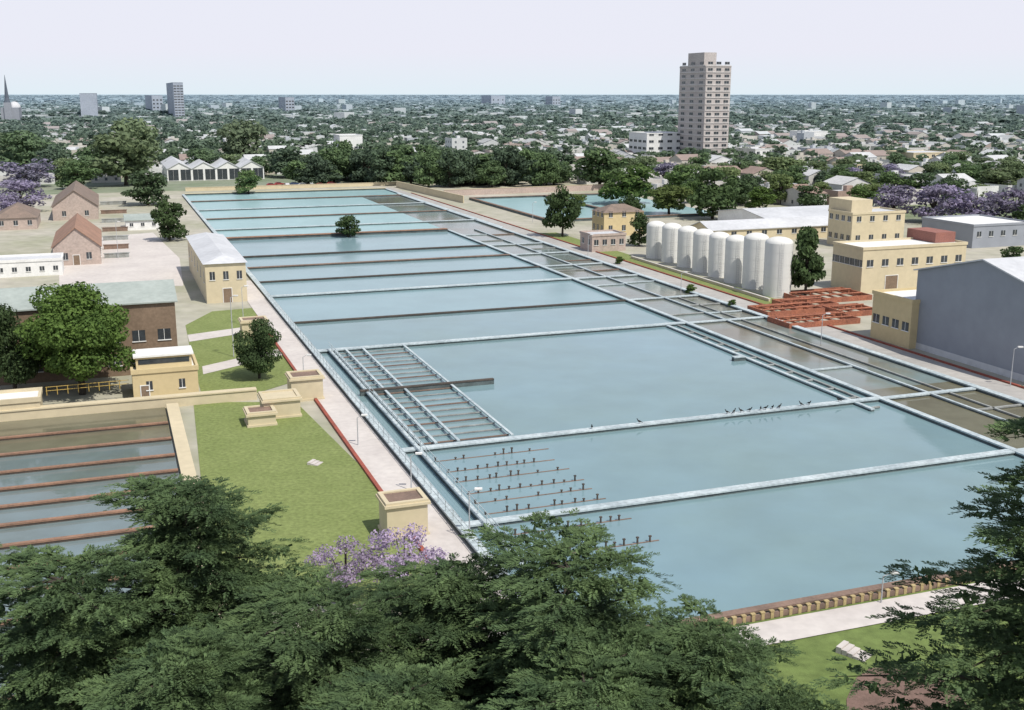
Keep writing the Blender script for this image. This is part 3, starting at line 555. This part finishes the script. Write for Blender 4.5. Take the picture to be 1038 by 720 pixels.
# ---------- cedars ----------
def spray():
    q=[]; NN=9
    for i in range(NN):
        s=i/(NN-1); x=1.2*s; z=-0.1*s*s
        for sd in (-1,1):
            l=0.42*(1-0.6*s)+0.1; an=math.radians(42+8*math.sin(i*2.3)); dx,dy=math.cos(an)*l,math.sin(an)*l*sd; w=0.055
            zz=z+0.05+0.05*math.sin(i*1.7+sd)
            nx,ny=-math.sin(an)*sd*w,math.cos(an)*w
            q+=[(x-nx,0,z),(x+dx*0.5-nx,dy*0.5-ny,zz),(x+dx,dy,zz+0.01),(x+dx*0.5+nx,dy*0.5+ny,zz-0.02)]
    return np.array(q)
SP=spray()
def cedar(seed,Ht,Rm,tiers=9,lo=0.35,dens=19.0,per=8,topf=0.42,pw=1.6,droop=0.08,fillr=0.7,fl=18):
    rng=np.random.default_rng(seed); tb=MB()
    lean=rng.uniform(-1.2,1.2,2)
    segs=6; pts=[Vector((lean[0]*(i/segs)**2,lean[1]*(i/segs)**2,Ht*0.93*i/segs)) for i in range(segs+1)]
    for i in range(segs): tb.tube(pts[i],pts[i+1],0.5*(1-i/segs)+0.05,0.5*(1-(i+1)/segs)+0.05,10)
    P=[];A=[];B=[];Sc=[];FC=[];FR=[]
    for ti in range(tiers):
        tl=rng.uniform(0.85,1.08)
        for m in range(per if ti<tiers-1 else per-1):
            u=(ti+0.5+rng.uniform(-0.2,0.2))/tiers; z0=Ht*(lo+(0.97-lo)*u); az=(m/per)*6.283+ti*0.8+rng.uniform(-0.4,0.4)
            L=Rm*(topf+(1-topf)*(1-u**pw))*rng.uniform(0.55,1.18)*tl
            d=np.array([math.cos(az),math.sin(az)]); lat=np.array([-d[1],d[0]]); rise=rng.uniform(0.05,0.12)
            c0=np.array([lean[0]*(z0/Ht)**2,lean[1]*(z0/Ht)**2])
            if u>0.85: rise*=0.6
            def p(s): return np.array([c0[0]+d[0]*L*s,c0[1]+d[1]*L*s,z0+L*(rise*s-droop*s*s)])
            off=np.array([0,0,-0.4])
            for j in range(4): tb.tube(p(j/4)+off,p((j+1)/4)+off*(1 if j<3 else 0.6),0.09*(1-j/4.4)*(L/8+0.3),0.09*(1-(j+1)/4.4)*(L/8+0.3),5)
            npad=6+int(L*0.8); pads=[]
            for k in range(npad):
                s=(k+0.5)/npad*0.97; o=(1 if k%2 else -1)*rng.uniform(0.05,0.30)*L*min(1,1.25-s)
                rp=rng.uniform(0.6,1.1)*(0.5+0.08*L); dz=rng.normal()*0.1
                pads.append((s,o,rp,dz)); c_=p(s); c_[:2]+=lat*o; c_[2]+=dz-0.16-abs(o)*0.04
                FC.append(c_); FR.append((rp*fillr,rp*fillr,0.08))
            for k in range(int(L*dens)+14):
                s0,o0,rp,dz=pads[rng.integers(npad)]
                a2=rng.uniform(0,6.283); rr_=rp*math.sqrt(rng.uniform(0,1))
                q=p(s0); q[:2]+=lat*o0+np.array([math.cos(a2),math.sin(a2)])*rr_; q[2]+=dz-0.06*rr_*rr_/rp+rng.normal()*0.035-abs(o0)*0.04
                P.append(q); A.append(math.atan2(math.sin(a2)*0.8+d[1]*1.0+lat[1]*o0*0.2,math.cos(a2)*0.8+d[0]*1.0+lat[0]*o0*0.2)+rng.normal()*0.35); B.append(rng.normal()*0.09+rr_/rp*0.08); Sc.append(rng.uniform(0.4,0.8))
    P=np.array(P);A=np.array(A);B=np.array(B);Sc=np.array(Sc)[:,None]
    X=SP[None,:,0]*Sc;Y=SP[None,:,1]*Sc;Z=SP[None,:,2]*Sc
    ro=rng.normal(size=len(P))*0.2; cr,sr=np.cos(ro)[:,None],np.sin(ro)[:,None]; Y,Z=Y*cr-Z*sr,Y*sr+Z*cr
    cb,sb_=np.cos(B)[:,None],np.sin(B)[:,None]; X,Z=X*cb+Z*sb_,-X*sb_+Z*cb
    ca,sa_=np.cos(A)[:,None],np.sin(A)[:,None]; X,Y=X*ca-Y*sa_,X*sa_+Y*ca
    v=np.stack([X+P[:,0:1],Y+P[:,1:2],Z+P[:,2:3]],axis=2).reshape(-1,3)
    fill=leaves(len(FC)*fl,FC,FR,0.2,rng,0.6,0.0)
    return mesh('trunk',tb,[M_trunk]),quadmesh('crown',np.concatenate([v,fill]),[M_ced])
CE=[cedar(1,20,10,8),cedar(2,20,10.5,7,topf=0.5),cedar(3,26,10.0,10,0.2,topf=0.18,pw=1.1,droop=0.16,per=7,dens=17,fillr=0.6,fl=12)]
def put_cedar(i,x,y,rz,s,sz=1,label='large dark cedar with spreading tiered branches'):
    r=root('cedar_tree',label,'tree',(x,y,0),rz,'big cedars beside the basins'); r.scale=(s,s,s*sz)
    for nm,me in zip(('trunk','crown'),CE[i]):
        a=link(bpy.data.objects.new(nm,me)); a.parent=r
def cedar_at(i,px,ptop,dist,h0,rz,s,label='large dark cedar with spreading tiered branches'):
    P=Vector((0,dist,0)); h=hgt(P,ptop); dep=dist*cp+(H-h)*sp
    put_cedar(i,(px-CX)/F*dep,dist,rz,s,h/(h0*s),label)
cedar_at(0,185,482,54,20,0.3,0.92)
cedar_at(1,50,555,48,20,2.0,0.84)
cedar_at(1,575,538,47,20,1.0,0.93)
cedar_at(0,440,556,49,20,4.0,0.85)
cedar_at(0,715,606,45,20,2.6,0.74)
cedar_at(1,790,680,38,20,4.4,0.5)
cedar_at(2,1092,352,52,26,0.5,1.0,'tall dark cedar with drooping layered branches')
cedar_at(1,310,590,44,20,3.3,0.86)
cedar_at(0,150,650,38,20,5.1,0.72)
cedar_at(1,600,655,40,20,0.2,0.75)
cedar_at(0,420,665,38,20,1.7,0.72)
# ---------- town ----------
HC=[(0.66,0.66,0.64),(0.60,0.58,0.54),(0.53,0.48,0.40),(0.38,0.28,0.23),(0.46,0.47,0.49),(0.56,0.51,0.43)]
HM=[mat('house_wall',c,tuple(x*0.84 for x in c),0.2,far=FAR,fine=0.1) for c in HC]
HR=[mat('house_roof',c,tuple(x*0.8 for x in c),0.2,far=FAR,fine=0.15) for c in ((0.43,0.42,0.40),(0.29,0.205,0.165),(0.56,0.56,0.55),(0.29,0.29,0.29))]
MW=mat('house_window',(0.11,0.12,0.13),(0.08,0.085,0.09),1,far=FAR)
HMATS=HM+HR+[MW]
def house_mb(mb,w,d,h,wi,ri,gable,cx=0,cy=0,ca=1,sa=0,det=True):
    def tr(p): x,y,z=p; return (cx+x*ca-y*sa,cy+x*sa+y*ca,z)
    o=len(mb.v)
    def bx(x0,x1,y0,y1,z0,z1,mi,mt=None):
        k=len(mb.f); mb.box(x0,x1,y0,y1,z0,z1,mi)
        if mt is not None: mb.m[k+1]=mt
    a,b=w/2,d/2
    if gable:
        bx(-a,a,-b,b,0,h,wi)
        r=min(w,d)*0.2
        mb.add([(-a-.3,-b-.3,h),(a+.3,-b-.3,h),(a+.3,0,h+r),(-a-.3,0,h+r),(-a-.3,b+.3,h),(a+.3,b+.3,h)],[(0,1,2,3),(3,2,5,4)],6+ri)
        mb.add([(-a,-b,h),(-a,b,h),(-a,0,h+r-.1),(a,-b,h),(a,b,h),(a,0,h+r-.1)],[(2,1,0),(3,4,5)],wi)
    else:
        bx(-a,a,-b,b,0,h,wi,6+ri)
        if det:
            bx(-a,a,-b,-b+.25,h+.003,h+.7,wi); bx(-a,-a+.25,-b+.25,b,h+.003,h+.7,wi); bx(a-.25,a,-b+.25,b,h+.003,h+.7,wi)
            bx(a*0.2,a*0.6,b*0.1,b*0.5,h+.01,h+1.9,wi)
    if det:
        n=max(2,int(w/4)); fl=max(1,int(h/3))
        for j in range(fl):
            for i in range(n):
                x=-a+(i+.5)*w/n; mb.add([(x-.6,-b-.02,1+j*3),(x+.6,-b-.02,1+j*3),(x+.6,-b-.02,2.3+j*3),(x-.6,-b-.02,2.3+j*3)],[(0,1,2,3)],10)
            n2=max(2,int(d/4))
            for i in range(n2):
                y=-b+(i+.5)*d/n2; mb.add([(-a-.02,y+.6,1+j*3),(-a-.02,y-.6,1+j*3),(-a-.02,y-.6,2.3+j*3),(-a-.02,y+.6,2.3+j*3)],[(0,1,2,3)],10)
    for i in range(o,len(mb.v)): mb.v[i]=tr(mb.v[i])
HT=[]
for i in range(24):
    mb=MB(); g=R.random()<0.25; house_mb(mb,R.uniform(9,18),R.uniform(8,15),R.choice([3.6,4.2,5,6.4]),R.choice([0,0,0,1,1,2,3,4,5]),R.choice([1,1,0,2]) if g else R.choice([0,0,2,3,2]),g)
    HT.append(mesh('house',mb,HMATS))
BP=[(-400,185),(0,190),(130,186),(190,180),(320,183),(470,186),(620,192),(700,208),(850,214),(960,226),(1400,250)]
def bound(px):
    for (a,b),(c,d) in zip(BP,BP[1:]):
        if a<=px<=c: return b+(d-b)*(px-a)/(c-a)
    return 180
hs=[];ts=[]
c=15.0; rr=random.Random(5)
for i in range(0,130):
    for j in range(-100,110):
        s=330+i*c; t=j*c+60
        P=XY(s+rr.uniform(-3,3),t+rr.uniform(-3,3))
        if P.y<350 or P.y>1500 or abs(P.x)>0.56*P.y+30: continue
        px,py=proj(P.x,P.y)
        if py>bound(px)-2: continue
        if (i%8==0) or (j%9==0):
            if rr.random()<0.55: ts.append((P,rr.uniform(7,11)))
            continue
        u=rr.random()
        dens=0.68 if px>560 else 0.52
        if u<dens: hs.append(P)
        if u>dens-0.22 : ts.append((P+Vector((rr.uniform(-7,7),rr.uniform(-7,7),0)),rr.uniform(6,12)))
hs.sort(key=lambda p:p.y); ts.sort(key=lambda p:p[0].y)
for P in hs[:290]:
    o=link(bpy.data.objects.new('town_house',R.choice(HT))); o.location=P; o.rotation_euler[2]=ANG+R.choice([0,0,1.5708]); o['label']='low town house with plastered walls among trees'; o['category']='house'; o['group']='town houses'
mb=MB()
for P in hs[290:]:
    g=R.random()<0.25; a=ANG+R.choice([0,1.5708]); 
    hh=R.choice([3.8,4.4,5,6.4,6.8]); 
    if R.random()<0.007: hh=R.uniform(9,14)
    house_mb(mb,R.uniform(9,16),R.uniform(8,15),hh,R.choice([0,0,0,1,1,2,3,4,5]),R.choice([1,1,0,2]) if g else R.choice([0,0,2,2,3]),g,P.x,P.y,math.cos(a),math.sin(a),P.y<900)
rr=random.Random(9)
for i in range(3000):
    y=1500*(4.0)**rr.random(); x=rr.uniform(-0.55,0.55)*y
    a=rr.uniform(0,1.57); hh=rr.choice([5,6,7,8,9,10]) if rr.random()<0.985 else rr.uniform(14,24)
    house_mb(mb,rr.uniform(10,24),rr.uniform(10,20),hh,rr.choice([0,0,1,1,2,4]),rr.choice([0,2,2]),False,x,y,math.cos(a),math.sin(a),False)
o=part(None,'distant_houses',mb,HMATS); o['kind']='stuff'; o['label']='low white and grey houses spreading to the horizon'; o['category']='houses'
nind=300-ntree-13
lowk=['mid','midd','midl','mid','midl','jac']
for P,h in ts[:nind]:
    w=h*R.uniform(1.1,1.5); k=R.choice(lowk) if R.random()<0.4 else R.choice(lowk[:5])
    tree(k,0,0,0,0,'in the town',P=P,h=h,w=w)
def clump(m,rng,size): 
    c,rd=blobs(7,rng,0.12,1.0,0.5); return leaves(m,c,rd,size,rng)
rng=np.random.default_rng(3); out=[]
TA=[clump(110,rng,0.12) for _ in range(6)]; TB=[clump(50,rng,0.18) for _ in range(6)]; TC=[clump(26,rng,0.26) for _ in range(6)]
def inst(tp,x,y,w,h):
    a=rng.uniform(0,6.28); ca,sa=math.cos(a),math.sin(a)
    v=np.empty_like(tp); v[:,0]=(tp[:,0]*ca-tp[:,1]*sa)*w+x; v[:,1]=(tp[:,0]*sa+tp[:,1]*ca)*w+y; v[:,2]=tp[:,2]*h; out.append(v)
for P,h in ts[nind:]: inst(TA[rng.integers(6)],P.x,P.y,h*rng.uniform(1.1,1.8),h)
for i in range(11500):
    y=1300*(3.8)**rng.random(); x=rng.uniform(-0.56,0.56)*y; h=rng.uniform(6.5,12)*(1.3 if rng.random()<0.12 else 1); inst(TB[rng.integers(6)],x,y,rng.uniform(14,30)*(y/2500)**0.4,h)
for i in range(8000):
    y=4500*(5.0)**rng.random(); x=rng.uniform(-0.56,0.56)*y; inst(TC[rng.integers(6)],x,y,rng.uniform(50,140)*(y/6000)**0.7,rng.uniform(10,16))
o=link(bpy.data.objects.new('distant_trees',quadmesh('distant_trees',np.concatenate(out),[M_city]))); o['kind']='stuff'; o['label']='hazy tree canopy spreading across the town to the horizon'; o['category']='trees'
# ---------- cars ----------
cm=[]
for col in ((0.5,0.5,0.52),(0.3,0.04,0.04),(0.7,0.7,0.7),(0.05,0.07,0.15)):
    m=mat('car_paint',col,col,1,rough=0.3,fine=0,spec=0.5)
    b=MB(); prof=[(-2.1,0.35),(2.1,0.35),(2.1,0.8),(1.2,0.95),(0.5,1.45),(-1.2,1.45),(-1.9,0.95),(-2.1,0.9)]
    n=len(prof); b.add([(x,-0.85,z) for x,z in prof]+[(x,0.85,z) for x,z in prof],[tuple(range(n)),tuple(range(2*n-1,n-1,-1))]+[(i,i+n,(i+1)%n+n,(i+1)%n) for i in range(n)])
    g=MB(); g.add([(1.12,-.7,1.0),(1.12,.7,1.0),(.56,.65,1.42),(.56,-.65,1.42)],[(0,1,2,3)])
    for s in (-1,1): g.add([(-1.6,s*.865,1.0),(0.95,s*.865,1.0),(0.45,s*.865,1.38),(-1.15,s*.865,1.38)],[(0,1,2,3)])
    wh_=MB(); wh_.tube((0,-.1,0),(0,.1,0),0.33,0.33,12)
    cm.append((mesh('body',b,[m]),mesh('window',g,[M_glass]),mesh('wheel',wh_,[M_black])))
for i,(px,py) in enumerate([(275,189),(283,188),(291,189),(299,188),(307,189),(316,188),(325,189),(336,188),(345,189)]):
    P=G(px,py,0.06); r=root('parked_car','small parked car on the service road','car',P,R.choice([ANG,ANG+1.57]),'parked cars'); b,g,w_=R.choice(cm)
    for nm,me,lc in (('body',b,(0,0,0)),('window',g,(0.03,0,0)),('wheel',w_,(1.3,-.8,.33)),('wheel',w_,(1.3,.8,.33)),('wheel',w_,(-1.3,-.8,.33)),('wheel',w_,(-1.3,.8,.33))):
        q=link(bpy.data.objects.new(nm,me)); q.parent=r; q.location=lc
# ---------- birds ----------
b=MB(); b.tube((-.25,0,.22),(0,0,.3),.05,.13,8); b.tube((0,0,.3),(.2,0,.42),.13,.06,8); b.tube((.2,0,.42),(.24,0,.6),.05,.06,8); b.tube((.24,0,.6),(.38,0,.6),.045,.01,6)
b.tube((-.25,0,.22),(-.45,0,.12),.05,.02,6); b.tube((.02,.05,0),(.02,.05,.24),.02,.02,4); b.tube((.02,-.05,0),(.02,-.05,.24),.02,.02,4)
bm_=mesh('bird',b,[M_black])
for px in (737,744,751,760,771,776,783,790,812,820,600,648,850):
    s=Ds['D2']; P0=XY(s,0,0.6); t=span(P0,V,px); P=XY(s,t,0.6)
    o=link(bpy.data.objects.new('bird',bm_)); o.location=P; o.rotation_euler[2]=R.uniform(0,6.28); o['label']='dark water bird perched on the dividing wall'; o['category']='bird'; o['group']='birds on the wall'
# ---------- light ----------
w=bpy.data.worlds.new('World'); sc.world=w; w.use_nodes=True; nt=w.node_tree
bg=nt.nodes['Background']; sk=nt.nodes.new('ShaderNodeTexSky'); sk.sky_type='NISHITA'; sk.sun_disc=False
az=Vector((0.62,-0.6)); el=math.radians(56)
sk.sun_elevation=el; sk.sun_rotation=math.atan2(az.x,az.y); sk.dust_density=1.0; sk.altitude=0
bg.inputs[1].default_value=0.12
tc=nt.nodes.new('ShaderNodeTexCoord'); sx=nt.nodes.new('ShaderNodeSeparateXYZ'); nt.links.new(tc.outputs['Generated'],sx.inputs[0])
cr=nt.nodes.new('ShaderNodeValToRGB'); E=cr.color_ramp.elements; E[0].position=0.0; E[0].color=(0.97,)*3+(1,); E[1].position=0.9; E[1].color=(0.12,)*3+(1,)
for p_,v_ in ((0.08,0.97),(0.25,0.66),(0.5,0.32)): q=E.new(p_); q.color=(v_,v_,v_,1)
nt.links.new(sx.outputs['Z'],cr.inputs['Fac'])
hz_=nt.nodes.new('ShaderNodeValToRGB'); E=hz_.color_ramp.elements; k_=1/0.12
E[0].position=0; E[0].color=(0.77,0.87,0.94,1); E[1].position=0.035; E[1].color=(0.83,0.84,0.94,1)
nt.links.new(sx.outputs['Z'],hz_.inputs['Fac'])
vm=nt.nodes.new('ShaderNodeVectorMath'); vm.operation='SCALE'; vm.inputs['Scale'].default_value=k_; nt.links.new(hz_.outputs[0],vm.inputs[0])
mx=nt.nodes.new('ShaderNodeMix'); mx.data_type='RGBA'; nt.links.new(cr.outputs[0],mx.inputs[0]); nt.links.new(sk.outputs[0],mx.inputs[6]); nt.links.new(vm.outputs[0],mx.inputs[7])
nt.links.new(mx.outputs[2],bg.inputs[0])
sd=bpy.data.lights.new('sun','SUN'); sd.energy=4.4; sd.angle=math.radians(0.5); sd.color=(1,0.95,0.87)
so=link(bpy.data.objects.new('sun',sd)); az3=Vector((az.x,az.y,0)).normalized()*math.cos(el)+Vector((0,0,math.sin(el)))
so.rotation_euler=(-az3).to_track_quat('-Z','Y').to_euler(); so.location=(0,0,100)
cam=bpy.data.cameras.new('camera'); co=link(bpy.data.objects.new('camera',cam)); sc.camera=co
cam.sensor_width=36; cam.lens=36*F/1038; cam.clip_end=80000; cam.clip_start=0.5
co.location=(0,0,H); co.rotation_euler=(math.pi/2-PIT,0,0)
sc.view_settings.view_transform='Standard'; sc.view_settings.look='None'; sc.view_settings.exposure=0
